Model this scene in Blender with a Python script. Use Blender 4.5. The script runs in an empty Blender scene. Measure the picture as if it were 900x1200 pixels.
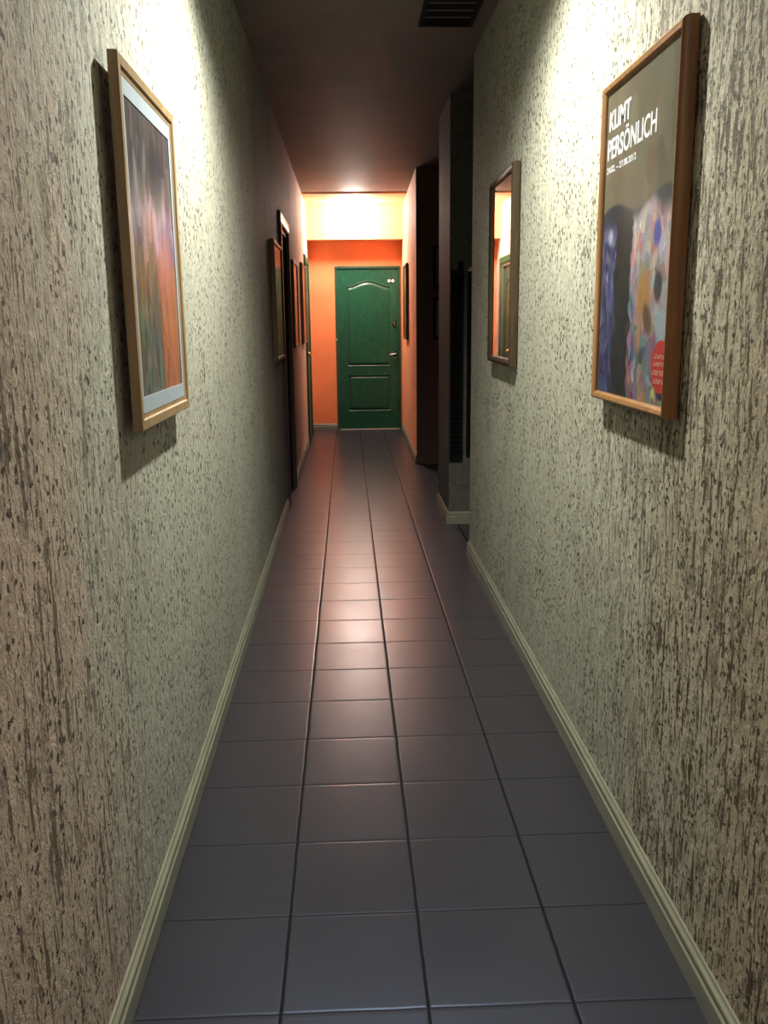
import bpy, bmesh, math, random
import numpy as np
from mathutils import Vector
random.seed(4); rng = np.random.default_rng(7)
S = bpy.context.scene
COL = S.collection
ZC = 2.77            # ceiling height
XL, XR = -.475, .707 # wall faces
YB, YE = -2.4, 11.52 # back wall, end wall

# ------------------------------------------------------------------ nodes
def mat(name):
    m = bpy.data.materials.new(name); m.use_nodes = True
    nt = m.node_tree
    return m, nt, nt.nodes['Principled BSDF']
def node(nt, t, **k):
    n = nt.nodes.new(t)
    for a, v in k.items():
        if a.startswith('i_'):
            n.inputs[a[2:].replace('_', ' ')].default_value = v
        else: setattr(n, a, v)
    return n
def M(nt, op, a, b=None, c=None, clamp=False):
    n = nt.nodes.new('ShaderNodeMath'); n.operation = op; n.use_clamp = clamp
    for i, v in enumerate((a, b, c)):
        if v is None: continue
        if isinstance(v, (int, float)): n.inputs[i].default_value = v
        else: nt.links.new(v, n.inputs[i])
    return n.outputs[0]
def mixc(nt, f, a, b, mode='MIX'):
    n = nt.nodes.new('ShaderNodeMix'); n.data_type = 'RGBA'; n.blend_type = mode
    for i, v in ((0, f), (6, a), (7, b)):
        if isinstance(v, (int, float)): n.inputs[i].default_value = v
        elif isinstance(v, tuple): n.inputs[i].default_value = v if len(v) == 4 else v + (1,)
        else: nt.links.new(v, n.inputs[i])
    return n.outputs[2]
def pos(nt):
    return nt.nodes.new('ShaderNodeNewGeometry').outputs['Position']
def noise(nt, vec, scale, detail=3, rough=.55, dist=0):
    mp = nt.nodes.new('ShaderNodeMapping'); nt.links.new(vec, mp.inputs[0])
    mp.inputs['Scale'].default_value = scale
    n = nt.nodes.new('ShaderNodeTexNoise'); nt.links.new(mp.outputs[0], n.inputs['Vector'])
    n.inputs['Scale'].default_value = 1; n.inputs['Detail'].default_value = detail
    n.inputs['Roughness'].default_value = rough; n.inputs['Distortion'].default_value = dist
    return n.outputs[0]
def step(nt, v, lo, hi, a=0., b=1.):
    n = nt.nodes.new('ShaderNodeMapRange'); n.interpolation_type = 'SMOOTHSTEP'
    nt.links.new(v, n.inputs[0])
    for i, x in enumerate((lo, hi, a, b)): n.inputs[i+1].default_value = x
    return n.outputs[0]
def bump(nt, bsdf, h, dist, strength=1.):
    b = nt.nodes.new('ShaderNodeBump'); nt.links.new(h, b.inputs['Height'])
    b.inputs['Distance'].default_value = dist; b.inputs['Strength'].default_value = strength
    nt.links.new(b.outputs[0], bsdf.inputs['Normal'])
def simple(name, col, rough=.5, metal=0., grain=0., coat=0., vscale=(30, 30, 30), spec=.5):
    m, nt, b = mat(name); b.inputs['Specular IOR Level'].default_value = spec
    P = nt.nodes.new('ShaderNodeTexCoord').outputs['Object']
    n = noise(nt, P, vscale, 4, .6)
    c = mixc(nt, step(nt, n, .35, .65), tuple(x*(1-grain) for x in col), tuple(min(1, x*(1+grain)) for x in col))
    nt.links.new(c, b.inputs['Base Color'])
    b.inputs['Roughness'].default_value = rough; b.inputs['Metallic'].default_value = metal
    b.inputs['Coat Weight'].default_value = coat
    return m

def stucco(name, near, far, groove, ysplit=1.75, th=.0, blend=.3, fall=.75, pth=0., ps=58, shade=None, amount=1., relief=.011, pitty=1., strokes=1.):
    """trowelled plaster: dragged vertical grooves close to the viewer, scattered pits further on, both holding a brown glaze"""
    m, nt, b = mat(name); P = pos(nt)
    sep = nt.nodes.new('ShaderNodeSeparateXYZ'); nt.links.new(P, sep.inputs[0])
    big = noise(nt, P, (1.7, 1.7, 1.3), 3)
    clus = noise(nt, P, (5.5, 5.5, 3.6), 3, .6)
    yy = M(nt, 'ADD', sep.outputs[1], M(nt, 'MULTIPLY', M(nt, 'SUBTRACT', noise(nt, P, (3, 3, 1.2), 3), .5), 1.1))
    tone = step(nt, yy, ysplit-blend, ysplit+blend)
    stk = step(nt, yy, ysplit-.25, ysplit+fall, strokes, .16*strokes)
    fine = noise(nt, P, (230, 230, 200), 4, .7)
    mid = noise(nt, P, (42, 42, 26), 5, .68, .7)
    jag = M(nt, 'MULTIPLY', M(nt, 'SUBTRACT', noise(nt, P, (150, 150, 80), 4, .7), .5), .46)
    off = M(nt, 'MULTIPLY', M(nt, 'SUBTRACT', clus, .5), .50)
    s1 = M(nt, 'ADD', M(nt, 'ADD', noise(nt, P, (58, 58, 8), 2, .5, .25), off), jag)
    s2 = M(nt, 'ADD', M(nt, 'ADD', noise(nt, P, (105, 105, 17), 3, .6, .5), M(nt, 'MULTIPLY', off, -.8)), jag)
    s1m = step(nt, s1, .60-th, .66-th); s2m = step(nt, s2, .61-th, .68-th)
    wide = step(nt, M(nt, 'ADD', M(nt, 'ADD', noise(nt, P, (26, 26, 9), 4, .65, .4), M(nt, 'MULTIPLY', off, .6)), jag), .57-th, .66-th)
    mp = nt.nodes.new('ShaderNodeMapping'); nt.links.new(P, mp.inputs[0]); mp.inputs['Scale'].default_value = (ps, ps, ps*.9)
    va = nt.nodes.new('ShaderNodeVectorMath'); va.operation = 'ADD'; nt.links.new(mp.outputs[0], va.inputs[0])
    dn = nt.nodes.new('ShaderNodeTexNoise'); dn.inputs['Scale'].default_value = 1.2; nt.links.new(mp.outputs[0], dn.inputs['Vector'])
    nt.links.new(dn.outputs['Color'], va.inputs[1])
    vo = nt.nodes.new('ShaderNodeTexVoronoi'); vo.inputs['Scale'].default_value = 1; nt.links.new(va.outputs[0], vo.inputs['Vector'])
    pv = M(nt, 'SUBTRACT', M(nt, 'ADD', M(nt, 'MULTIPLY', off, 1.1), M(nt, 'MULTIPLY', jag, .9)), vo.outputs['Distance'])
    rnd = nt.nodes.new('ShaderNodeSeparateColor'); nt.links.new(vo.outputs['Color'], rnd.inputs[0])
    pv = M(nt, 'ADD', pv, M(nt, 'MULTIPLY', rnd.outputs[0], .34))
    pv = M(nt, 'ADD', pv, M(nt, 'MULTIPLY', M(nt, 'SUBTRACT', noise(nt, P, (260, 260, 210), 3, .7), .5), .8))
    pm = step(nt, pv, .0-pth, .07-pth)
    gro = M(nt, 'MULTIPLY', M(nt, 'MAXIMUM', M(nt, 'MULTIPLY', s1m, .85), M(nt, 'MAXIMUM', M(nt, 'MULTIPLY', s2m, .8), M(nt, 'MULTIPLY', wide, .45))), stk)
    gro = M(nt, 'MAXIMUM', gro, M(nt, 'MULTIPLY', pm, .95*pitty))
    base = mixc(nt, tone, near, far)
    if shade:  # corridor light and shade along y multiplied into the base colour
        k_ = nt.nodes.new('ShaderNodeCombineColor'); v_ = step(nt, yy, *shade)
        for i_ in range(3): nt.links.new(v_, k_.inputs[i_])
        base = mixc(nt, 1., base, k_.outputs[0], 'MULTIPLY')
    dark = mixc(nt, 1., base, (.70, .69, .66), 'MULTIPLY')
    c0 = mixc(nt, step(nt, big, .35, .65, .30, 0.), base, dark)
    c1 = mixc(nt, step(nt, mid, .40, .68, 0, 1.), c0, dark)
    c1 = mixc(nt, step(nt, mid, .34, .22, 0, .30), c1, mixc(nt, 1., base, (1.35, 1.35, 1.3), 'MULTIPLY'))
    c1 = mixc(nt, step(nt, fine, .35, .75, 0, .30), c1, mixc(nt, 1., base, (.5, .48, .44), 'MULTIPLY'))
    c2 = mixc(nt, M(nt, 'MULTIPLY', gro, amount), c1, mixc(nt, pm, groove, tuple(x*.5 for x in groove)))
    nt.links.new(c2, b.inputs['Base Color'])
    b.inputs['Roughness'].default_value = .72
    b.inputs['Specular IOR Level'].default_value = .35
    h = M(nt, 'SUBTRACT', M(nt, 'ADD', M(nt, 'MULTIPLY', mid, .75), M(nt, 'MULTIPLY', fine, .16)), M(nt, 'MULTIPLY', gro, .55))
    bump(nt, b, h, relief)
    return m

def tiles_mat():
    m, nt, b = mat('charcoal_floor_tiles'); P = pos(nt)
    sep = nt.nodes.new('ShaderNodeSeparateXYZ'); nt.links.new(P, sep.inputs[0])
    wob = noise(nt, P, (9, 9, 9), 3)
    wv = M(nt, 'MULTIPLY', M(nt, 'SUBTRACT', wob, .5), .005)
    fx = M(nt, 'DIVIDE', M(nt, 'ADD', M(nt, 'SUBTRACT', sep.outputs[0], -.1618), wv), .30)
    fy = M(nt, 'DIVIDE', M(nt, 'ADD', M(nt, 'SUBTRACT', sep.outputs[1], 1.539), wv), .3017)
    def dist_to_line(f):
        return M(nt, 'SUBTRACT', .5, M(nt, 'ABSOLUTE', M(nt, 'SUBTRACT', M(nt, 'FRACT', f), .5)))
    dx = M(nt, 'MULTIPLY', dist_to_line(fx), .30); dy = M(nt, 'MULTIPLY', dist_to_line(fy), .30)
    jx = step(nt, dx, .0030, .0048, 1, 0); jy = step(nt, dy, .0016, .0034, 1, 0)
    j = M(nt, 'MAXIMUM', jx, M(nt, 'MULTIPLY', jy, .85))
    edge = M(nt, 'MINIMUM', dx, dy)
    cmb = nt.nodes.new('ShaderNodeCombineXYZ')
    nt.links.new(M(nt, 'FLOOR', fx), cmb.inputs[0]); nt.links.new(M(nt, 'FLOOR', fy), cmb.inputs[1])
    wn = nt.nodes.new('ShaderNodeTexWhiteNoise'); wn.noise_dimensions = '3D'; nt.links.new(cmb.outputs[0], wn.inputs[0])
    sp = noise(nt, P, (420, 420, 420), 3, .7)
    cl = noise(nt, P, (14, 14, 14), 4, .6)
    ty = step(nt, sep.outputs[1], 3., 7.)  # bluish tone of the far floor reflections put into the tile colour
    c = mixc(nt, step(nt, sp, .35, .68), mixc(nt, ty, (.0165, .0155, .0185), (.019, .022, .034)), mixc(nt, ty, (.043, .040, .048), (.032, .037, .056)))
    c = mixc(nt, step(nt, cl, .3, .7, 0, .18), c, (.032, .029, .036))
    c = mixc(nt, M(nt, 'MULTIPLY', wn.outputs[0], .22), c, (.030, .028, .032))
    c = mixc(nt, j, c, (.010, .009, .010))
    nt.links.new(c, b.inputs['Base Color'])
    r = M(nt, 'ADD', step(nt, noise(nt, P, (2.2, 2.2, 2.2), 2), .25, .75, .283, .315), M(nt, 'MULTIPLY', j, .35))
    nt.links.new(r, b.inputs['Roughness'])
    nt.links.new(M(nt, 'SUBTRACT', .62, M(nt, 'MULTIPLY', j, .55)), b.inputs['Specular IOR Level'])
    b.inputs['Specular Tint'].default_value = (.46, .62, 1, 1)
    h = M(nt, 'ADD', M(nt, 'MULTIPLY', step(nt, edge, .002, .009), .35), M(nt, 'MULTIPLY', noise(nt, P, (30, 30, 30), 2), .06))
    bump(nt, b, h, .0014)
    return m

def wood(name, a, bcol, rough=.38, axis_scale=(60, 60, 4), spec=.5):
    m, nt, b = mat(name); b.inputs['Specular IOR Level'].default_value = spec
    P = nt.nodes.new('ShaderNodeTexCoord').outputs['Object']
    n = noise(nt, P, axis_scale, 4, .6, .6); n2 = noise(nt, P, (8, 8, 3), 3)
    c = mixc(nt, step(nt, n, .3, .7), a, bcol)
    c = mixc(nt, step(nt, n2, .3, .7, 0, .35), c, tuple(x*.6 for x in a))
    nt.links.new(c, b.inputs['Base Color']); b.inputs['Roughness'].default_value = rough
    bump(nt, b, n, .0006)
    return m

def smooth_wall(name, col, relief=.0015, rough=.7):
    m, nt, b = mat(name); P = pos(nt)
    n = noise(nt, P, (3, 3, 2), 3); f = noise(nt, P, (90, 90, 90), 4, .6); g = noise(nt, P, (22, 22, 22), 3)
    c = mixc(nt, step(nt, n, .3, .7), tuple(x*.9 for x in col), tuple(min(1, x*1.06) for x in col))
    nt.links.new(c, b.inputs['Base Color']); b.inputs['Roughness'].default_value = rough
    bump(nt, b, M(nt, 'ADD', f, g), relief)
    return m

def vcol_mat(name, rough=.35):
    m, nt, b = mat(name)
    a = nt.nodes.new('ShaderNodeAttribute'); a.attribute_name = 'paint'
    P = nt.nodes.new('ShaderNodeTexCoord').outputs['Object']
    n = noise(nt, P, (220, 220, 90), 3, .6)
    c = mixc(nt, step(nt, n, .3, .7, 0, .25), a.outputs['Color'], (.12, .11, .12))
    nt.links.new(c, b.inputs['Base Color']); b.inputs['Roughness'].default_value = rough
    return m

def glass_mat():
    m, nt, b = mat('picture_glass'); nt.nodes.remove(b)
    out = nt.nodes['Material Output']
    t = nt.nodes.new('ShaderNodeBsdfTransparent'); g = nt.nodes.new('ShaderNodeBsdfGlossy')
    g.inputs['Roughness'].default_value = .06
    t.inputs[0].default_value = (.95, .97, .96, 1)
    fr = nt.nodes.new('ShaderNodeFresnel'); fr.inputs[0].default_value = 1.3
    mx = nt.nodes.new('ShaderNodeMixShader')
    nt.links.new(M(nt, 'MULTIPLY', fr.outputs[0], .4), mx.inputs[0]); nt.links.new(t.outputs[0], mx.inputs[1]); nt.links.new(g.outputs[0], mx.inputs[2])
    nt.links.new(mx.outputs[0], out.inputs[0])
    return m

MT = dict(
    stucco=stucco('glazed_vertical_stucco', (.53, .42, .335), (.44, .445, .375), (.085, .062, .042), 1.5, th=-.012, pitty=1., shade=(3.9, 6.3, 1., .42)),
    stucco_right=stucco('olive_vertical_stucco', (.43, .37, .265), (.44, .445, .365), (.078, .057, .026), 1.85, th=.022, strokes=1.2, pitty=1., blend=.6, fall=1.05, pth=.05, ps=54),
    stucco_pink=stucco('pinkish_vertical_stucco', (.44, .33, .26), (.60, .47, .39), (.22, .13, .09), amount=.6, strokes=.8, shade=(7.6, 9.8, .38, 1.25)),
    stucco_dark=stucco('shadowed_stucco', (.12, .115, .10), (.12, .118, .10), (.07, .05, .035), amount=.5, relief=.004),  # corridor stucco with the pillar's shade put into a darker colour
    orange=smooth_wall('orange_wall_paint', (.82, .265, .105)),
    apricot=smooth_wall('lamplit_ceiling_paint', (.90, .48, .24)),  # lamp glow on this ceiling strip put into a paler colour
    headerpaint=smooth_wall('lamplit_orange_beam_paint', (.86, .39, .17)),  # end wall orange made paler, lamp brightness put into the colour
    orange_rough=smooth_wall('orange_textured_paint', (.86, .39, .215), .004),
    brown=smooth_wall('dark_brown_wall_paint', (.14, .085, .06)),
    ceiling=smooth_wall('ceiling_paint', (.165, .132, .122), .002),
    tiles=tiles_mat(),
    base=simple('cream_baseboard', (.20, .20, .15), .45, grain=.12, vscale=(60, 6, 60)),
    green=None,
    gold=wood('light_gold_wood', (.25, .165, .08), (.34, .24, .13), .38),
    brownwood=wood('brown_wood', (.20, .092, .028), (.30, .15, .05), .42),
    redwood=wood('reddish_brown_wood', (.052, .029, .017), (.09, .052, .030), .4, spec=.3),
    mirrorwood=wood('dark_umber_wood', (.030, .020, .011), (.055, .036, .020), .5, spec=.15),
    palewood=simple('pale_painted_wood', (.55, .47, .42), .4, grain=.08),
    darkcasing=simple('dark_glossy_casing', (.06, .035, .035), .35, grain=.1, spec=.4),
    greencasing=simple('green_casing_paint', (.02, .085, .035), .5, grain=.1, spec=.3),
    greyframe=simple('grey_green_painted_wood', (.22, .25, .20), .4, grain=.1),
    black=simple('black_lacquer', (.006, .006, .007), .7, grain=.2, spec=.12),
    darkdoor=simple('near_black_door_paint', (.008, .007, .009), .6, grain=.2, spec=.2),
    darkvoid=simple('dark_louvre', (.004, .004, .006), .8, grain=.2, spec=.1),
    chrome=simple('chrome', (.7, .7, .7), .18, 1.),
    brass=simple('brass', (.8, .55, .22), .25, 1.),
    white=simple('white_plastic', (.8, .8, .78), .4),
    mount=simple('pale_blue_grey_card', (.50, .56, .66), .8, grain=.03),
    backing=simple('brown_backing_board', (.12, .09, .06), .9),
    paint=vcol_mat('printed_paper'),
    letter=simple('white_print', (.85, .85, .92), .5),
    gletter=simple('pale_green_print', (.55, .62, .35), .5),
    red=simple('red_print', (.50, .035, .035), .5, grain=.05),
    pinkprint=simple('pink_print', (.75, .42, .36), .5),
    glass=glass_mat(),
    pinkcap=simple('pale_pink_plastic', (.75, .50, .48), .4),
)
m, nt, b = mat('green_grained_door_paint')
P = nt.nodes.new('ShaderNodeTexCoord').outputs['Object']
ring = noise(nt, P, (9, 9, 1.6), 2, .4, 1.2)
cat = M(nt, 'FRACT', M(nt, 'MULTIPLY', ring, 14))
gr = noise(nt, P, (150, 150, 8), 4, .6)
hh = M(nt, 'ADD', M(nt, 'MULTIPLY', step(nt, cat, .0, 1.), .5), gr)
c = mixc(nt, step(nt, hh, .4, 1.1), (.004, .050, .028), (.010, .092, .052))
nt.links.new(c, b.inputs['Base Color']); b.inputs['Roughness'].default_value = .34
bump(nt, b, hh, .0007)
MT['green'] = m
m, nt, b = mat('mirror_silver')
b.inputs['Base Color'].default_value = (.86, .88, .86, 1); b.inputs['Metallic'].default_value = 1
P = nt.nodes.new('ShaderNodeTexCoord').outputs['Object']
nt.links.new(step(nt, noise(nt, P, (6, 6, 6), 2), .3, .7, .015, .03), b.inputs['Roughness'])
MT['mirror'] = m
def emis(name, col, st):
    m, nt, b = mat(name)
    b.inputs['Base Color'].default_value = (.9, .9, .85, 1)
    b.inputs['Emission Color'].default_value = col + (1,); b.inputs['Emission Strength'].default_value = st
    return m
MT['lamp_end'] = emis('warm_glowing_glass', (1., .955, .86), 300)
MT['lamp_near'] = emis('white_lamp_face', (1., .97, .88), 8)

# ------------------------------------------------------------------ mesh helpers
def box(bm, x0, x1, y0, y1, z0, z1):
    v = [bm.verts.new(p) for p in ((x0,y0,z0),(x1,y0,z0),(x1,y1,z0),(x0,y1,z0),(x0,y0,z1),(x1,y0,z1),(x1,y1,z1),(x0,y1,z1))]
    for f in ((0,3,2,1),(4,5,6,7),(0,1,5,4),(1,2,6,5),(2,3,7,6),(3,0,4,7)): bm.faces.new([v[i] for i in f])
def prism(bm, pts, z0, z1):
    n = len(pts)
    lo = [bm.verts.new((x, y, z0)) for x, y in pts]; hi = [bm.verts.new((x, y, z1)) for x, y in pts]
    bm.faces.new(lo[::-1]); bm.faces.new(hi)
    for i in range(n): bm.faces.new((lo[i], lo[(i+1) % n], hi[(i+1) % n], hi[i]))
def cyl(bm, c, axis, r, h, n=24, r2=None):
    """cylinder from c along axis by h"""
    r2 = r if r2 is None else r2
    a = Vector(axis).normalized(); t = a.orthogonal().normalized(); s = a.cross(t); c = Vector(c)
    A = [bm.verts.new(c + (t*math.cos(2*math.pi*i/n) + s*math.sin(2*math.pi*i/n))*r) for i in range(n)]
    B = [bm.verts.new(c + a*h + (t*math.cos(2*math.pi*i/n) + s*math.sin(2*math.pi*i/n))*r2) for i in range(n)]
    bm.faces.new(A[::-1]); bm.faces.new(B)
    for i in range(n): bm.faces.new((A[i], A[(i+1) % n], B[(i+1) % n], B[i]))
def lathe(bm, prof, n=36, c=(0, 0, 0)):
    """profile of (r, z) about z"""
    rings = []
    for r, z in prof:
        if r < 1e-6: rings.append([bm.verts.new((c[0], c[1], c[2]+z))])
        else: rings.append([bm.verts.new((c[0]+r*math.cos(2*math.pi*i/n), c[1]+r*math.sin(2*math.pi*i/n), c[2]+z)) for i in range(n)])
    for a, b in zip(rings, rings[1:]):
        for i in range(n):
            j = (i+1) % n
            if len(a) == 1 and len(b) == 1: continue
            if len(a) == 1: bm.faces.new((a[0], b[j], b[i]))
            elif len(b) == 1: bm.faces.new((a[i], a[j], b[0]))
            else: bm.faces.new((a[i], a[j], b[j], b[i]))
def obj(name, bm, m, parent=None, smooth=False, bevel=0.):
    me = bpy.data.meshes.new(name)
    bmesh.ops.recalc_face_normals(bm, faces=bm.faces)
    bm.to_mesh(me); bm.free(); me.materials.append(m)
    if smooth:
        me.polygons.foreach_set('use_smooth', [True]*len(me.polygons))
        try: me.set_sharp_from_angle(angle=math.radians(35))
        except Exception: pass
    o = bpy.data.objects.new(name, me); COL.objects.link(o)
    if parent: o.parent = parent
    if bevel:
        md = o.modifiers.new('bevel', 'BEVEL'); md.width = bevel; md.segments = 2; md.limit_method = 'ANGLE'
    return o
def boxes(name, m, parent, *bs, **k):
    bm = bmesh.new()
    for b in bs: box(bm, *b)
    return obj(name, bm, m, parent, **k)
def struct(o, label=None, cat=None):
    o['kind'] = 'structure'
    if label: o['label'] = label; o['category'] = cat
    return o
def empty(name, loc, rz=0, label=None, cat=None, group=None):
    o = bpy.data.objects.new(name, None); COL.objects.link(o); o.location = loc; o.rotation_euler = (0, 0, rz)
    o.empty_display_size = .1
    if label: o['label'] = label; o['category'] = cat
    if group: o['group'] = group
    return o
def tag(o, label, cat, group=None):
    o['label'] = label; o['category'] = cat
    if group: o['group'] = group
    return o

# ------------------------------------------------------------------ room shell
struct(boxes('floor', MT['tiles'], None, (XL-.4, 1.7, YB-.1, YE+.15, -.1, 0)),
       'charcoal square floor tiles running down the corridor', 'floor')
struct(boxes('ceiling', MT['ceiling'], None, (XL-.4, 1.7, YB-.1, YE+.15, ZC, ZC+.1)),
       'dark ceiling over the corridor glowing orange at far end', 'ceiling')
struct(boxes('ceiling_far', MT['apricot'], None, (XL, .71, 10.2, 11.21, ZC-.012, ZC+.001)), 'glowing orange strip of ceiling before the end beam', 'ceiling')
D1 = (6.62, 7.40, 2.07)   # dark doorway in the left wall
D2 = (10.30, 11.10, 2.05) # green door in the left wall
XLo = XL-.16
# near part of the left wall, then the pinker part beyond the dark doorway
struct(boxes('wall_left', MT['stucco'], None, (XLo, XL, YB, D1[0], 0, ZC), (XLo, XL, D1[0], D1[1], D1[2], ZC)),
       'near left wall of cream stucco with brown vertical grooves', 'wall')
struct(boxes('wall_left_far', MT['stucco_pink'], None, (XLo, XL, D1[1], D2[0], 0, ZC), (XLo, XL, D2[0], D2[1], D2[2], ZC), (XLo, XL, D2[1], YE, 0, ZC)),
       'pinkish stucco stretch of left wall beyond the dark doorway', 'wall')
struct(boxes('wall_right', MT['stucco_right'], None, (XR, 1.55, YB, 5.10, 0, ZC)),
       'near right wall of olive stucco with brown vertical grooves', 'wall')
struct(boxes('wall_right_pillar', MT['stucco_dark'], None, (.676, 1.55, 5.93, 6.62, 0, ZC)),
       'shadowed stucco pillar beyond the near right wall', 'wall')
bm = bmesh.new(); prism(bm, [(.662, 8.60), (1.55, 8.40), (1.55, 8.52), (.70, 8.70)], 0, ZC)
struct(obj('wall_right_return', bm, MT['brown']), 'dark brown return wall facing the camera on the right', 'wall')
bm = bmesh.new(); prism(bm, [(.6625, 8.603), (.76, 8.70), (.86, YE), (.705, YE)], 0, ZC)
struct(obj('wall_right_far', bm, MT['orange_rough']), 'orange right wall beside the green door', 'wall')
struct(boxes('wall_right_outer', MT['brown'], None, (1.55, 1.68, YB, 8.6, 0, ZC)), 'dark outer wall closing the side niches', 'wall')
struct(boxes('wall_back', MT['stucco'], None, (XLo, 1.6, YB-.1, YB, 0, ZC)), 'stucco wall closing corridor behind the viewer', 'wall')
DX0, DX1, DZ = -.146, .686, 2.068
struct(boxes('wall_end', MT['orange'], None, (XLo, DX0, YE, YE+.12, 0, ZC), (DX1, .95, YE, YE+.12, 0, ZC), (DX0, DX1, YE, YE+.12, DZ, ZC)),
       'orange end wall around the green door', 'wall')
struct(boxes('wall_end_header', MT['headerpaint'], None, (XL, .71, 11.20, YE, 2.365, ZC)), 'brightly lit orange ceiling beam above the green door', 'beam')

def baseboard(name, p0, p1, nrm, label, h=.086):
    """moulded skirting between two floor points, nrm = direction into the room"""
    prof = [(0, 0), (.016, 0), (.016, h*.60), (.012, h*.66), (.012, h*.74), (.014, h*.78), (.013, h*.86), (.007, h*.93), (.005, h), (0, h)]
    bm = bmesh.new(); ends = []
    for p in (p0, p1):
        ends.append([bm.verts.new((p[0]+nrm[0]*d, p[1]+nrm[1]*d, z)) for d, z in prof])
    n = len(prof)
    for i in range(n): bm.faces.new((ends[0][i], ends[0][(i+1) % n], ends[1][(i+1) % n], ends[1][i]))
    bm.faces.new(ends[0][::-1]); bm.faces.new(ends[1])
    return struct(obj(name, bm, MT['base']), label, 'baseboard')
baseboard('baseboard_left', (XL, YB), (XL, 6.50), (1, 0), 'cream moulded baseboard along near left wall')
baseboard('baseboard_left_far', (XL, 7.52), (XL, 10.09), (1, 0), 'cream baseboard between the two left doorways')
baseboard('baseboard_end', (XL, YE), (DX0-.005, YE), (0, -1), 'short cream baseboard left of the green end door')
baseboard('baseboard_right', (XR, YB), (XR, 5.10), (-1, 0), 'cream moulded baseboard along near right wall')
baseboard('baseboard_pillar_side', (.676, 5.93), (.676, 6.62), (-1, 0), 'cream baseboard on corridor side of the pillar')
baseboard('baseboard_pillar_front', (.676, 5.93), (1.5, 5.93), (0, -1), 'shadowed baseboard on front of the pillar')
baseboard('baseboard_right_far', (.6635, 8.61), (.703, YE), (-1, .013), 'cream baseboard below the orange right wall')

# ------------------------------------------------------------------ green end door
def panel_leaf(w, h, panels, name, m, parent, dy=.004):
    """door leaf in the xz plane, front towards -y, with pressed raised-panel mouldings"""
    dx = .0045
    nx, nz = int(w/dx), int(h/dx)
    xs = np.linspace(0, w, nx+1); zs = np.linspace(0, h, nz+1)
    X, Z = np.meshgrid(xs, zs)
    Y = np.zeros_like(X)
    for (x0, x1, z0, z1, arch) in panels:
        u = np.clip((X-x0)/(x1-x0), 0, 1)
        top = z1 + arch*(.5-.5*np.cos(2*np.pi*u))
        d = np.minimum(np.minimum(X-x0, x1-X), np.minimum(Z-z0, (top-Z)))
        # outer bead, groove, sloped bevel up to raised field
        pr = np.interp(d, [-.012, -.004, .004, .012, .034, .040], [0, -.004, .010, .011, -.002, -.002])
        Y += pr
    verts = np.stack([X, Y, Z], -1).reshape(-1, 3)
    idx = np.arange((nx+1)*(nz+1)).reshape(nz+1, nx+1)
    q = np.stack([idx[:-1, :-1], idx[:-1, 1:], idx[1:, 1:], idx[1:, :-1]], -1).reshape(-1, 4)
    n0 = len(verts)
    back = [(0, .04, 0), (w, .04, 0), (w, .04, h), (0, .04, h)]
    faces = [tuple(map(int, r)) for r in q]
    vs = [tuple(map(float, v)) for v in verts] + back
    bl, br, tr, tl = n0, n0+1, n0+2, n0+3
    faces += [(bl, tl, tr, br)]
    faces += [tuple([br] + [int(i) for i in idx[:, -1]][::1] + [tr])][:0]
    def side(a, b, line):
        line = [int(i) for i in line]
        return tuple([a, b] + line[::-1])
    faces += [side(bl, br, idx[0, :]), side(br, tr, idx[:, -1]), side(tl, tr, idx[-1, :]), side(bl, tl, idx[:, 0])]
    me = bpy.data.meshes.new(name); me.from_pydata(vs, [], faces); me.materials.append(m)
    me.polygons.foreach_set('use_smooth', [i < len(q) for i in range(len(me.polygons))])
    o = bpy.data.objects.new(name, me); COL.objects.link(o); o.parent = parent
    return o
door = empty('door_1', (0, YE, 0)); struct(door, 'closed green panelled door with arched upper panel at corridor end', 'door')
fr = boxes('door_frame', simple('dark_green_frame_paint', (.018, .07, .04), .4, grain=.15), door,
      (DX0, DX0+.028, -.012, .09, 0, DZ), (DX1-.022, DX1, -.012, .09, 0, DZ), (DX0+.028, DX1-.022, -.012, .09, DZ-.03, DZ), bevel=.003)
lw, lx = (DX1-.022)-(DX0+.028)-.006, DX0+.031
leaf = panel_leaf(lw, DZ-.045, [(.115, .665, .815, 1.80, .068), (.125, .66, .238, .69, 0)], 'door_leaf', MT['green'], door)
leaf.location = (lx, .006, .010)
boxes('threshold', MT['palewood'], door, (DX0+.03, DX1-.024, -.03, .08, 0, .008))
bm = bmesh.new()
for cx in (.541, .588):
    cyl(bm, (cx, .0, 1.885), (0, -1, 0), .019, .006)
o = obj('number_disc', bm, MT['white'], door); o['label'] = 'pair of white discs on the upper door'
bm = bmesh.new()
for cx in (.541, .588): cyl(bm, (cx, -.004, 1.885), (0, -1, 0), .006, .004, 12)
obj('disc_centre', bm, MT['black'], o)
def plate(name, cx, cz, rx, rz, parent):
    bm = bmesh.new(); n = 28
    A = [bm.verts.new((cx+rx*math.cos(2*math.pi*i/n), .004, cz+rz*math.sin(2*math.pi*i/n))) for i in range(n)]
    B = [bm.verts.new((cx+rx*.9*math.cos(2*math.pi*i/n), -.006, cz+rz*.94*math.sin(2*math.pi*i/n))) for i in range(n)]
    bm.faces.new(A); bm.faces.new(B[::-1])
    for i in range(n): bm.faces.new((A[i], A[(i+1) % n], B[(i+1) % n], B[i]))
    return obj(name, bm, MT['black'], parent, True)
lk = plate('lock', .607, 1.345, .022, .042, door)
bm = bmesh.new(); cyl(bm, (.600, -.003, 1.365), (0, -1, 0), .011, .014); box(bm, .604, .614, -.022, -.004, 1.325, 1.35)
obj('lock_cylinder', bm, MT['chrome'], lk, True)
hd = plate('handle_plate', .612, .955, .022, .055, door)
bm = bmesh.new(); cyl(bm, (.612, -.003, .975), (0, -1, 0), .010, .045)
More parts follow.
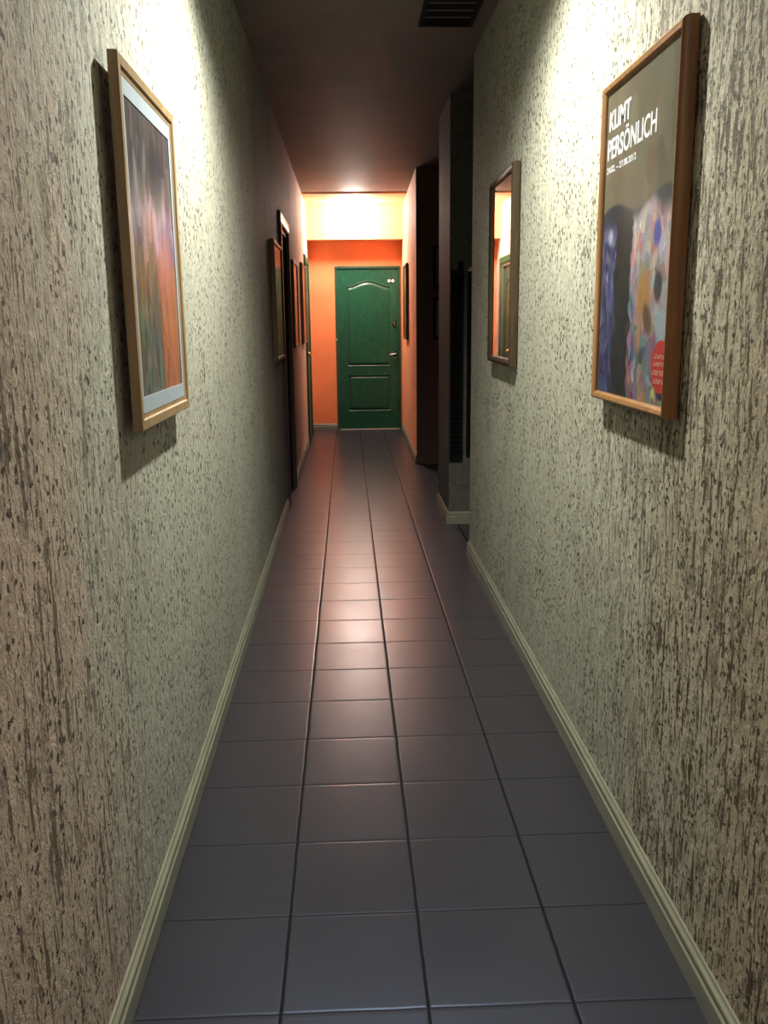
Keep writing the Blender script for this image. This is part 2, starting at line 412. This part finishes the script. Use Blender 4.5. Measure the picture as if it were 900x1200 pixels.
cyl(bm, (.618, -.045, .975), (-.95, 0, -.12), .009, .085, 16, .007)
obj('door_handle', bm, MT['chrome'], hd, True)
bm = bmesh.new(); cyl(bm, (.614, -.003, .925), (0, -1, 0), .009, .01)
obj('keyhole_ring', bm, MT['chrome'], hd, True)
boxes('strike_plate', MT['white'], door, (DX0+.002, DX0+.012, -.016, -.011, 1.15, 1.175))

# ------------------------------------------------------------------ doors of the left wall
def casing(name, y0, y1, z, m, parent, w=.085, t=.022):
    """architrave round an opening in the left wall, mitred at the head"""
    bm = bmesh.new()
    prof = [(0, 0), (0, t*.7), (w*.15, t), (w*.55, t*.8), (w*.85, t*.95), (w, t*.5), (w, 0)]  # distance from opening, depth
    paths = [((y0, 0, -1, 0), (y0, z, -1, 1), (y1, z, 1, 1), (y1, 0, 1, 0))]
    for path in paths:
        rings = []
        for (y, zz, sy, sz) in path:
            rings.append([bm.verts.new((XL+d, y+sy*k, zz+sz*k)) for k, d in prof])
        n = len(prof)
        for a, b in zip(rings, rings[1:]):
            for i in range(n): bm.faces.new((a[i], a[(i+1) % n], b[(i+1) % n], b[i]))
        bm.faces.new(rings[0]); bm.faces.new(rings[-1][::-1])
    return obj(name, bm, m, parent)
d2 = empty('door_2', (0, 0, 0)); struct(d2, 'dark doorway with pale casing in the left wall', 'door')
casing('door_casing', D1[0], D1[1], D1[2], MT['darkcasing'], d2)
boxes('door_jamb', MT['darkdoor'], d2, (XLo, XL-.001, D1[0]+.001, D1[0]+.03, 0, D1[2]-.001), (XLo, XL-.001, D1[1]-.03, D1[1]-.001, 0, D1[2]-.001),
      (XLo, XL-.001, D1[0]+.03, D1[1]-.03, D1[2]-.03, D1[2]-.001))
lf = panel_leaf(D1[1]-D1[0]-.066, D1[2]-.045, [(.11, .60, .85, 1.85, 0), (.11, .60, .2, .7, 0)], 'door_leaf', MT['darkdoor'], d2)
lf.rotation_euler = (0, 0, math.pi/2); lf.location = (XL-.075, D1[0]+.033, .008)
d3 = empty('door_3', (0, 0, 0)); struct(d3, 'green door with brass knob in left wall near the corridor end', 'door')
casing('door_casing', D2[0], D2[1], D2[2], MT['greencasing'], d3, .08)
boxes('door_jamb', MT['greyframe'], d3, (XLo, XL-.001, D2[0]+.001, D2[0]+.03, 0, D2[2]-.001), (XLo, XL-.001, D2[1]-.03, D2[1]-.001, 0, D2[2]-.001),
      (XLo, XL-.001, D2[0]+.03, D2[1]-.03, D2[2]-.03, D2[2]-.001))
lf = panel_leaf(D2[1]-D2[0]-.066, D2[2]-.045, [(.11, .62, .815, 1.80, .06), (.11, .62, .238, .69, 0)], 'door_leaf', MT['green'], d3)
lf.rotation_euler = (0, 0, math.pi/2); lf.location = (XL-.03, D2[0]+.033, .008)
bm = bmesh.new()
cyl(bm, (XL-.035, D2[0]+.10, 1.02), (1, 0, 0), .026, .008); cyl(bm, (XL-.03, D2[0]+.10, 1.02), (1, 0, 0), .010, .04)
o_ = bmesh.ops.create_uvsphere(bm, u_segments=20, v_segments=12, radius=.027)
for v in o_['verts']: v.co += Vector((XL+.022, D2[0]+.10, 1.02))
obj('door_knob', bm, MT['brass'], d3, True)

# ------------------------------------------------------------------ framed pictures
def moulding(w, h, fw, ft, m, parent, name='frame', round_=True):
    """mitred moulding round a w x h rectangle centred on origin, front towards -y, back at y=0"""
    if round_: prof = [(0, 0), (0, ft*.55), (fw*.10, ft*.85), (fw*.32, ft), (fw*.62, ft*.93), (fw*.85, ft*.72), (fw*.93, ft*.60), (fw, ft*.58), (fw, ft*.25), (fw, 0)]
    else: prof = [(0, 0), (0, ft*.9), (fw*.06, ft), (fw*.62, ft), (fw*.72, ft*.80), (fw, ft*.72), (fw, 0)]
    bm = bmesh.new(); rings = []
    for sx, sz in ((-1, -1), (1, -1), (1, 1), (-1, 1)):
        rings.append([bm.verts.new((sx*(w/2-k), -d, sz*(h/2-k))) for k, d in prof])
    n = len(prof)
    for j in range(4):
        a, b = rings[j], rings[(j+1) % 4]
        for i in range(n-1): bm.faces.new((a[i], a[i+1], b[i+1], b[i]))
        bm.faces.new((a[n-1], a[0], b[0], b[n-1]))
    return obj(name, bm, m, parent, True)

def painted(name, w, h, func, y, parent, cell=.0025, gain=1.55):
    """flat print: a fine grid whose colours come from func(U, V), V=0 at the top"""
    nx, nz = max(8, int(w/cell)), max(8, int(h/cell))
    U, V = np.meshgrid(np.linspace(0, 1, nx+1), np.linspace(0, 1, nz+1))
    rgb = np.clip(func(U, V), 0, 1)
    verts = np.stack([(U-.5)*w, np.full_like(U, y), (.5-V)*h], -1).reshape(-1, 3)
    idx = np.arange((nx+1)*(nz+1)).reshape(nz+1, nx+1)
    q = np.stack([idx[:-1, :-1], idx[1:, :-1], idx[1:, 1:], idx[:-1, 1:]], -1).reshape(-1, 4)
    me = bpy.data.meshes.new(name)
    me.vertices.add(len(verts)); me.vertices.foreach_set('co', verts.ravel())
    me.loops.add(q.size); me.loops.foreach_set('vertex_index', q.ravel())
    me.polygons.add(len(q)); me.polygons.foreach_set('loop_start', np.arange(0, q.size, 4))
    me.update(calc_edges=True)
    a = me.color_attributes.new('paint', 'FLOAT_COLOR', 'POINT')
    rgba = np.ones((len(verts), 4)); rgba[:, :3] = np.clip(rgb.reshape(-1, 3)**2.2*gain, 0, 1)
    a.data.foreach_set('color', rgba.ravel().astype(np.float32))
    me.materials.append(MT['paint'])
    o = bpy.data.objects.new(name, me); COL.objects.link(o); o.parent = parent
    return o

def cells(U, V, n, pal, ax=1., ay=1., seed=0, block=False):
    """patchwork: nearest-seed cells coloured by pal(u, v, rng)"""
    r = np.random.default_rng(seed)
    su, sv = r.random(n), r.random(n)
    cols = np.array([pal(a, b, r) for a, b in zip(su, sv)])
    out = np.zeros(U.shape, int); best = np.full(U.shape, 1e9)
    for i in range(n):
        du, dv = np.abs(U-su[i])*ax, np.abs(V-sv[i])*ay
        d = np.maximum(du, dv) if block else du*du+dv*dv
        k = d < best; best[k] = d[k]; out[k] = i
    return cols[out]
def soft(a, b, t): return a*(1-t[..., None]) + b*t[..., None]
def ss(x, a, b): t = np.clip((x-a)/(b-a), 0, 1); return t*t*(3-2*t)
def blob(U, V, cu, cv, ru, rv, e=.35, rot=0.):
    a, b = U-cu, V-cv; c, s = math.cos(rot), math.sin(rot)
    d = np.sqrt(((a*c+b*s)/ru)**2+((-a*s+b*c)/rv)**2)
    return 1-ss(d, 1-e, 1+e*.3)
A = np.array
def pick(r, L, j=.06):
    c = A(L[r.integers(len(L))], float); return np.clip(c + r.normal(0, j, 3)*.6 + r.normal(0, j), 0, 1)

def art_left(U, V):
    """abstract patchwork: slate above, lilac-pink middle, orange and ochre below"""
    def pal(u, v, r):
        if v < .30: return pick(r, [(.30,.28,.30), (.36,.32,.33), (.27,.27,.30), (.42,.36,.34), (.34,.26,.24)], .035)
        if v < .50: return pick(r, [(.62,.48,.58), (.74,.56,.66), (.70,.46,.50), (.52,.42,.52)], .05) if u > .25 else pick(r, [(.42,.38,.45), (.52,.46,.52), (.36,.30,.36)])
        if u > .55: return pick(r, [(.78,.42,.26), (.72,.40,.24), (.66,.40,.26), (.80,.46,.34)], .04)
        if v < .72: return pick(r, [(.55,.42,.28), (.50,.40,.34), (.46,.38,.36), (.62,.46,.30)], .05)
        return pick(r, [(.36,.40,.38), (.42,.40,.34), (.30,.33,.36), (.50,.44,.32), (.42,.46,.46)], .05)
    c = cells(U, V, 420, pal, 1.9, .8, 3, True)
    c2 = cells(U, V, 60, pal, 1.4, .7, 9, True)
    c = c*.68+c2*.32
    c = soft(c, A([.22,.21,.24]), blob(U, V, .62, .20, .17, .16, .5)*.9)
    c = soft(c, A([.60,.56,.55]), blob(U, V, .36, .17, .035, .10, .8, .35)*.6)
    c = soft(c, A([.58,.58,.54]), blob(U, V, .16, .24, .045, .12, .7, -.3)*.7)
    c = soft(c, A([.55,.40,.32]), blob(U, V, .88, .22, .03, .20, .8, .1)*.5)
    c = soft(c, A([.86,.50,.50]), (blob(U, V, .75, .52, .26, .14, .8))*.6)
    c = soft(c, A([.84,.46,.28]), (blob(U, V, .86, .78, .16, .26, .8))*.5)
    return (c*.78+c.mean(-1, keepdims=True)*.22)*.95

def art_right(U, V):
    """poster: olive-brown heading field, below it dark bands and a pastel patchwork"""
    top = np.zeros(U.shape+(3,)); n = cells(U, V, 90, lambda u, v, r: pick(r, [(.375,.34,.285), (.39,.355,.295), (.36,.325,.27)], .008), 1, 1, 2)
    top[:] = n
    def pal(u, v, r):
        if u < .22: return pick(r, [(.20,.20,.34), (.26,.25,.42), (.16,.17,.26), (.38,.36,.46), (.18,.26,.40)], .05)
        if u < .46: return pick(r, [(.13,.15,.15), (.11,.13,.14), (.15,.16,.18)], .012)
        if v < .58: return pick(r, [(.62,.58,.60), (.66,.52,.52), (.55,.52,.60), (.60,.44,.44), (.52,.54,.60), (.70,.66,.64)], .05)
        if v < .76: return pick(r, [(.54,.52,.54), (.50,.52,.58), (.46,.50,.52), (.58,.44,.42)], .05)
        return pick(r, [(.46,.30,.34), (.36,.34,.46), (.30,.44,.42), (.50,.46,.32), (.55,.35,.42), (.26,.30,.40), (.58,.55,.56)], .07)
    wu = U+.012*np.sin(V*23)
    c = cells(wu, V, 900, pal, 1.5, 1.3, 5)*.75 + cells(wu, V, 170, pal, 1.5, .8, 6)*.25
    dark = A([.17,.19,.21])
    c = soft(c, dark, (1-ss(V, .40, .47))*(1-blob(U, V, .70, .50, .17, .13, .4))*.9)
    c = soft(c, A([.64,.66,.74]), blob(U, V, .13, .475, .055, .035, .7)*.8)
    c = soft(c, A([.66,.60,.58]), blob(U, V, .60, .44, .06, .03, .8)*.5)
    c = soft(c, A([.27,.30,.60]), blob(U, V, .80, .50, .055, .045, .5))
    c = soft(c, A([.60,.42,.24]), blob(U, V, .66, .68, .11, .10, .6, .3)*.85)
    c = soft(c, A([.20,.20,.24]), blob(U, V, .84, .655, .055, .052, .4, .2)*.9)
    c = soft(c, A([.30,.24,.20]), blob(U, V, .72, .75, .075, .045, .5, .6)*.85)
    c = soft(c, A([.56,.61,.66]), blob(U, V, .90, .77, .09, .07, .5)*.85)
    c = soft(c, A([.62,.48,.34]), blob(U, V, .62, .80, .035, .06, .6)*.8)
    c = soft(c, A([.58,.34,.40]), blob(U, V, .80, .86, .09, .06, .7, .5)*.6)
    c = soft(c, A([.62,.68,.40]), blob(U, V, .84, .965, .022, .018, .3))
    c = soft(c, A([.12,.16,.26]), blob(U, V, .93, .965, .05, .02, .3))
    t = ss(V+.02*np.sin(U*9), .385, .40)
    return soft(top, c, t)*.97

def art_small(seed, cols, n=120):
    return lambda U, V: cells(U, V, n, lambda u, v, r: pick(r, cols, .05), 1.3, 1, seed)

def text_mesh(body, size, m, parent, x, z, y, width, name='lettering', shear=0.):
    cu = bpy.data.curves.new(name, 'FONT'); cu.body = body; cu.size = size; cu.resolution_u = 4
    cu.offset = size*.018; cu.extrude = .0002
    to = bpy.data.objects.new('tmp', cu); COL.objects.link(to)
    bpy.context.view_layer.update()
    dg = bpy.context.evaluated_depsgraph_get()
    me = bpy.data.meshes.new_from_object(to.evaluated_get(dg))
    COL.objects.unlink(to); bpy.data.objects.remove(to)
    xs = [v.co.x for v in me.vertices]; x0, x1 = min(xs), max(xs); k = width/(x1-x0)
    for v in me.vertices: v.co = Vector((x+(v.co.x-x0)*k, y-v.co.z, z+v.co.y))
    me.materials.clear(); me.materials.append(m)
    o = bpy.data.objects.new(name, me); COL.objects.link(o); o.parent = parent
    return o

def picture(side, y0, y1, z0, z1, label, fmat, fw=.03, ft=.028, art=None, mount=0., mirror=False, glass=True,
            name='picture_frame', cat='picture', tilt=0., cell=.0025, x_wall=None, fronty=None, rz=None, round_=True, group=None, stand=0.):
    """side 'L' hangs on the left wall, 'R' on the right wall, 'F' faces the camera at y=fronty (y0, y1 are then x)"""
    w, h = abs(y1-y0), z1-z0
    if side == 'F': loc, r = ((y0+y1)/2, fronty, (z0+z1)/2), 0
    elif side == 'L': loc, r = ((XL if x_wall is None else x_wall)+.003, (y0+y1)/2, (z0+z1)/2), math.pi/2
    else: loc, r = ((XR if x_wall is None else x_wall)-.003, (y0+y1)/2, (z0+z1)/2), -math.pi/2
    if rz is not None: r = rz
    t = empty(name, loc, r, label, cat, group)
    t.rotation_euler = (tilt, 0, r)
    moulding(w, h, fw, ft, fmat, t, round_=round_).location.y = -stand
    boxes('backing_board', MT['backing'], t, (-w/2+fw*.5, w/2-fw*.5, -.006-stand, -.001-stand, -h/2+fw*.5, h/2-fw*.5))
    iw, ih = w-2*fw, h-2*fw
    pd = ft*.60+stand
    if stand:
        for sx in (-1, 1):
            for sz in (-1, 1): boxes('wall_spacer', MT['backing'], t, (sx*w*.3-.015, sx*w*.3+.015, -stand, 0, sz*h*.3-.015, sz*h*.3+.015))
    if mirror:
        boxes('mirror_glass', MT['mirror'], t, (-iw/2-.004, iw/2+.004, -ft*.60, -.0065, -ih/2-.004, ih/2+.004))
        return t
    if mount:
        bm = bmesh.new(); a, b_ = iw/2+.003, ih/2+.003; c_, d_ = iw/2-mount[0], ih/2-mount[1]
        yy = -pd-.0020
        for (x0, x1, zz0, zz1) in ((-a, a, d_, b_), (-a, a, -b_, -d_), (-a, -c_, -d_, d_), (c_, a, -d_, d_)):
            box(bm, x0, x1, yy, -pd+.001, zz0, zz1)
        obj('mount', bm, MT['mount'], t)
        pw, ph = 2*c_+.004, 2*d_+.004
    else: pw, ph = iw+.006, ih+.006
    painted('print', pw, ph, art, -pd, t, cell)
    if glass:
        bm = bmesh.new(); q_ = [bm.verts.new((sx*(iw/2+.002), -pd-.0036, sz*(ih/2+.002))) for sx, sz in ((-1, -1), (1, -1), (1, 1), (-1, 1))]
        bm.faces.new(q_)
        me_ = bpy.data.meshes.new('glass_pane'); bm.to_mesh(me_); bm.free(); me_.materials.append(MT['glass'])
        go_ = bpy.data.objects.new('glass_pane', me_); COL.objects.link(go_); go_.parent = t
    return t

picture('L', 1.880, 2.445, 1.150, 1.897, 'light wood framed abstract print with pale blue mount, nearest on the left wall',
        MT['gold'], .034, .020, art_left, (.022, .034), glass=True, round_=False, stand=.015)
poster = picture('R', 1.863, 2.434, 1.160, 1.957, 'brown framed exhibition poster with white heading, nearest on the right wall',
        MT['brownwood'], .025, .033, art_right, name='framed_poster', cat='poster')
picture('R', 3.69, 4.29, 1.183, 1.995, 'reddish brown framed wall mirror reflecting the orange corridor end',
        MT['mirrorwood'], .036, .034, mirror=True, rz=-math.pi/2-.0044, name='wall_mirror', cat='mirror')
picture('L', 5.72, 6.42, 1.130, 1.890, 'dark framed green print hanging just before the dark left doorway',
        MT['redwood'], .032, .028, art_small(11, [(.20,.26,.20), (.26,.30,.24), (.16,.20,.17), (.34,.36,.30)]), cell=.005)
picture('L', 7.75, 8.38, 1.16, 1.90, 'orange and red framed print just beyond the dark left doorway',
        MT['redwood'], .032, .028, art_small(12, [(.80,.40,.28), (.62,.22,.14), (.70,.32,.22), (.45,.14,.10)]), cell=.006)
picture('L', 9.30, 9.95, 1.16, 1.98, 'gold framed ochre print beside the green door in left wall',
        MT['gold'], .032, .028, art_small(13, [(.70,.48,.25), (.60,.36,.20), (.48,.30,.18), (.80,.60,.34)]), cell=.006)
picture('R', 9.88, 10.54, 1.18, 2.00, 'brown wood framed print on the orange right wall',
        MT['redwood'], .034, .026, art_small(14, [(.62,.46,.28), (.50,.36,.22), (.72,.60,.44), (.34,.25,.18)]), cell=.006, x_wall=.6798, rz=-math.pi/2-.013)
# two dark frames on the return wall (it slants slightly)
for z0, z1, lab in ((1.675, 2.07, 'upper of two small dark frames on the brown return wall'), (1.20, 1.60, 'lower of two small dark frames on the brown return wall')):
    xc = .985; yc = 8.60-(xc-.662)*(.20/.888)
    picture('F', .815, 1.155, z0, z1, lab, MT['black'], .03, .022,
            art_small(15, [(.12,.10,.09), (.08,.07,.08), (.16,.12,.10)]), fronty=yc-.004, cell=.008, rz=-math.atan(.20/.888))

# lettering and marks on the poster
YT = -.0202
CX = (1.863+2.434)/2; CZ = (1.160+1.957)/2
def loc(y, z): return CX-y, z-CZ
def line(body, yl, yr, zb, cap, m=MT['letter'], nm='lettering'):
    x0, z = loc(yl, zb); x1, _ = loc(yr, zb)
    return text_mesh(body, cap/.70, m, poster, x0, z, YT, x1-x0, nm)
line('KLIMT', 2.391, 2.220, 1.8425, .046)
line('PERS\u00d6NLICH', 2.397, 2.029, 1.7735, .048)
line('24.02. \u2013 27.08.2012', 2.399, 2.164, 1.7400, .0150)
# red sticker, part of the print
def disc(name, cx, cz, r, m, y, parent, clip=None):
    bm = bmesh.new(); n = 48
    vs = []
    for i in range(n):
        x = cx+r*math.cos(2*math.pi*i/n); z = cz+r*math.sin(2*math.pi*i/n)
        if clip is not None: x = min(x, clip)
        vs.append(bm.verts.new((x, y, z)))
    bm.faces.new(vs)
    return obj(name, bm, m, parent)
cx, cz = loc(1.9275, 1.268)
rx = CX-1.8895
st = disc('red_sticker', cx, cz, .058, MT['red'], YT-.0002, poster, rx)
bm = bmesh.new()
for row, (dz, a0, n, hh) in enumerate(((.022, -.040, 5, .009), (.006, -.042, 5, .009), (-.013, -.050, 7, .011), (-.032, -.036, 5, .010))):
    for i in range(n):
        x0 = cx+a0+i*.0125
        if x0+.009 > rx: break
        box(bm, x0, x0+.0025, YT-.0006, YT-.0003, cz+dz-hh/2, cz+dz+hh/2)
        box(bm, x0+.0025, x0+.009, YT-.0006, YT-.0003, cz+dz+(hh/2-.0025 if i % 2 else -hh/2), cz+dz+(hh/2 if i % 2 else -hh/2+.0025))
        if i % 3: box(bm, x0+.0065, x0+.009, YT-.0006, YT-.0003, cz+dz-hh/2, cz+dz+hh/2)
obj('sticker_print', bm, MT['pinkprint'], st)

# ------------------------------------------------------------------ shuttered panels on the pillar
def louvre(x0, x1, z0, z1, label, cap=False):
    w, h = x1-x0, z1-z0
    t = empty('louvred_shutter', ((x0+x1)/2, 5.928, z0), 0, label, 'shutter')
    s = .014
    boxes('stile', MT['black'], t, (-w/2, -w/2+s, -.03, 0, 0, h)); boxes('stile', MT['black'], t, (w/2-s, w/2, -.03, 0, 0, h))
    boxes('rail', MT['black'], t, (-w/2+s, w/2-s, -.03, 0, 0, .03)); boxes('rail', MT['black'], t, (-w/2+s, w/2-s, -.03, 0, h-.03, h))
    bm = bmesh.new(); n = int((h-.06)/.032)
    for i in range(n):
        z = .03+(h-.06)*(i+.5)/n
        v = [bm.verts.new(p) for p in ((-w/2+s, -.026, z-.014), (w/2-s, -.026, z-.014), (w/2-s, -.006, z+.010), (-w/2+s, -.006, z+.010),
                                       (-w/2+s, -.023, z-.017), (w/2-s, -.023, z-.017), (w/2-s, -.003, z+.007), (-w/2+s, -.003, z+.007))]
        for f in ((0,1,2,3), (7,6,5,4), (0,4,5,1), (1,5,6,2), (2,6,7,3), (3,7,4,0)): bm.faces.new([v[k] for k in f])
    obj('slats', bm, MT['darkvoid'], t)
    return t
t = louvre(.660+.016, .765, .447, 1.700, 'black louvred shutter on the left edge of the shadowed pillar')
boxes('top_block', MT['black'], t, (.008, .040, -.028, -.002, 1.253, 1.305))
t = louvre(.792, .90, .480, 1.69, 'black louvred shutter with pale pink cap, half hidden by the near wall')
bm = bmesh.new(); lathe(bm, [(.032, 0), (.034, .006), (.030, .016), (.018, .026), (0, .030)], 24, (-.018, -.015, 1.21))
obj('cap', bm, MT['pinkcap'], t, True)

# ------------------------------------------------------------------ ceiling vent and lamps
t = empty('ceiling_vent', (.50, 4.27, ZC), 0, 'dark slotted vent in the ceiling over the near corridor', 'vent')
boxes('vent_frame', MT['black'], t, (-.13, -.11, -.35, .35, -.012, -.0005), (.11, .13, -.35, .35, -.012, -.0005), (-.11, .11, -.35, -.33, -.012, -.0005), (-.11, .11, .33, .35, -.012, -.0005))
bm = bmesh.new()
for i in range(7): box(bm, -.11, .11, -.31+i*.095, -.26+i*.095, -.008, -.0005)
obj('slats', bm, MT['black'], t)

t = empty('ceiling_light', (.10, 10.86, ZC-.012), 0, 'glowing round lamp under the ceiling before the green door', 'ceiling lamp')
bm = bmesh.new(); lathe(bm, [(0, -.0005), (.060, -.0005), (.062, -.006), (.060, -.040), (.045, -.045), (0, -.045)]); obj('lamp_base', bm, MT['white'], t, True)
bm = bmesh.new(); lathe(bm, [(.048, -.046), (.090, -.052), (.112, -.075), (.105, -.100), (.075, -.124), (.035, -.136), (0, -.139)]); obj('lamp_shade', bm, MT['lamp_end'], t, True)

t = empty('ceiling_light', (.11, 2.75, ZC), 0, 'white cylindrical downlight on the ceiling above the nearest pictures', 'ceiling lamp')
bm = bmesh.new(); lathe(bm, [(0, -.0005), (.075, -.0005), (.076, -.006), (.076, -.118), (.070, -.124), (.054, -.122), (.052, -.110), (0, -.110)]); obj('lamp_housing', bm, MT['white'], t, True)
bm = bmesh.new(); lathe(bm, [(0, -.1105), (.051, -.1105), (.051, -.114), (0, -.114)]); obj('lamp_face', bm, MT['lamp_near'], t, True)

def light(name, kind, loc, power, col, **k):
    d = bpy.data.lights.new(name, kind); d.energy = power; d.color = col
    for a, v in k.items(): setattr(d, a, v)
    o = bpy.data.objects.new(name, d); COL.objects.link(o); o.location = loc
    return o
light('downlight', 'SPOT', (.11, 2.75, ZC-.14), 290, (1., .985, .86), spot_size=math.radians(154), spot_blend=.75, shadow_soft_size=.035)
light('rear_fill', 'AREA', (.11, -.9, ZC-.04), 26, (1., .80, .66), size=.35)  # unseen warm fill added behind the camera for the near walls

# ------------------------------------------------------------------ world, camera, colour
w = bpy.data.worlds.new('world'); S.world = w; w.use_nodes = True
w.node_tree.nodes['Background'].inputs[0].default_value = (.02, .02, .02, 1)
yaw, pitch, roll, f, H = 3.84354063e-02, 2.12350009e-01, -1.16791931e-02, 1031.03, 1.37149
F = Vector((math.sin(yaw)*math.cos(pitch), math.cos(yaw)*math.cos(pitch), -math.sin(pitch)))
R = Vector((math.cos(yaw), -math.sin(yaw), 0)); U_ = R.cross(F)
R2 = R*math.cos(roll)+U_*math.sin(roll); U2 = -R*math.sin(roll)+U_*math.cos(roll)
from mathutils import Matrix
cd = bpy.data.cameras.new('camera'); co = bpy.data.objects.new('camera', cd); COL.objects.link(co)
mtx = Matrix((R2, U2, -F)).transposed().to_4x4(); mtx.translation = (0, 0, H)
co.matrix_world = mtx
cd.sensor_fit = 'VERTICAL'; cd.sensor_height = 36; cd.lens = f*36/1200; cd.clip_start = .02
S.camera = co
S.view_settings.view_transform = 'Standard'; S.view_settings.look = 'None'
S.view_settings.exposure = 0; S.view_settings.gamma = 1
try:
    S.cycles.use_denoising = True; S.cycles.max_bounces = 8; S.cycles.diffuse_bounces = 5
except Exception: pass
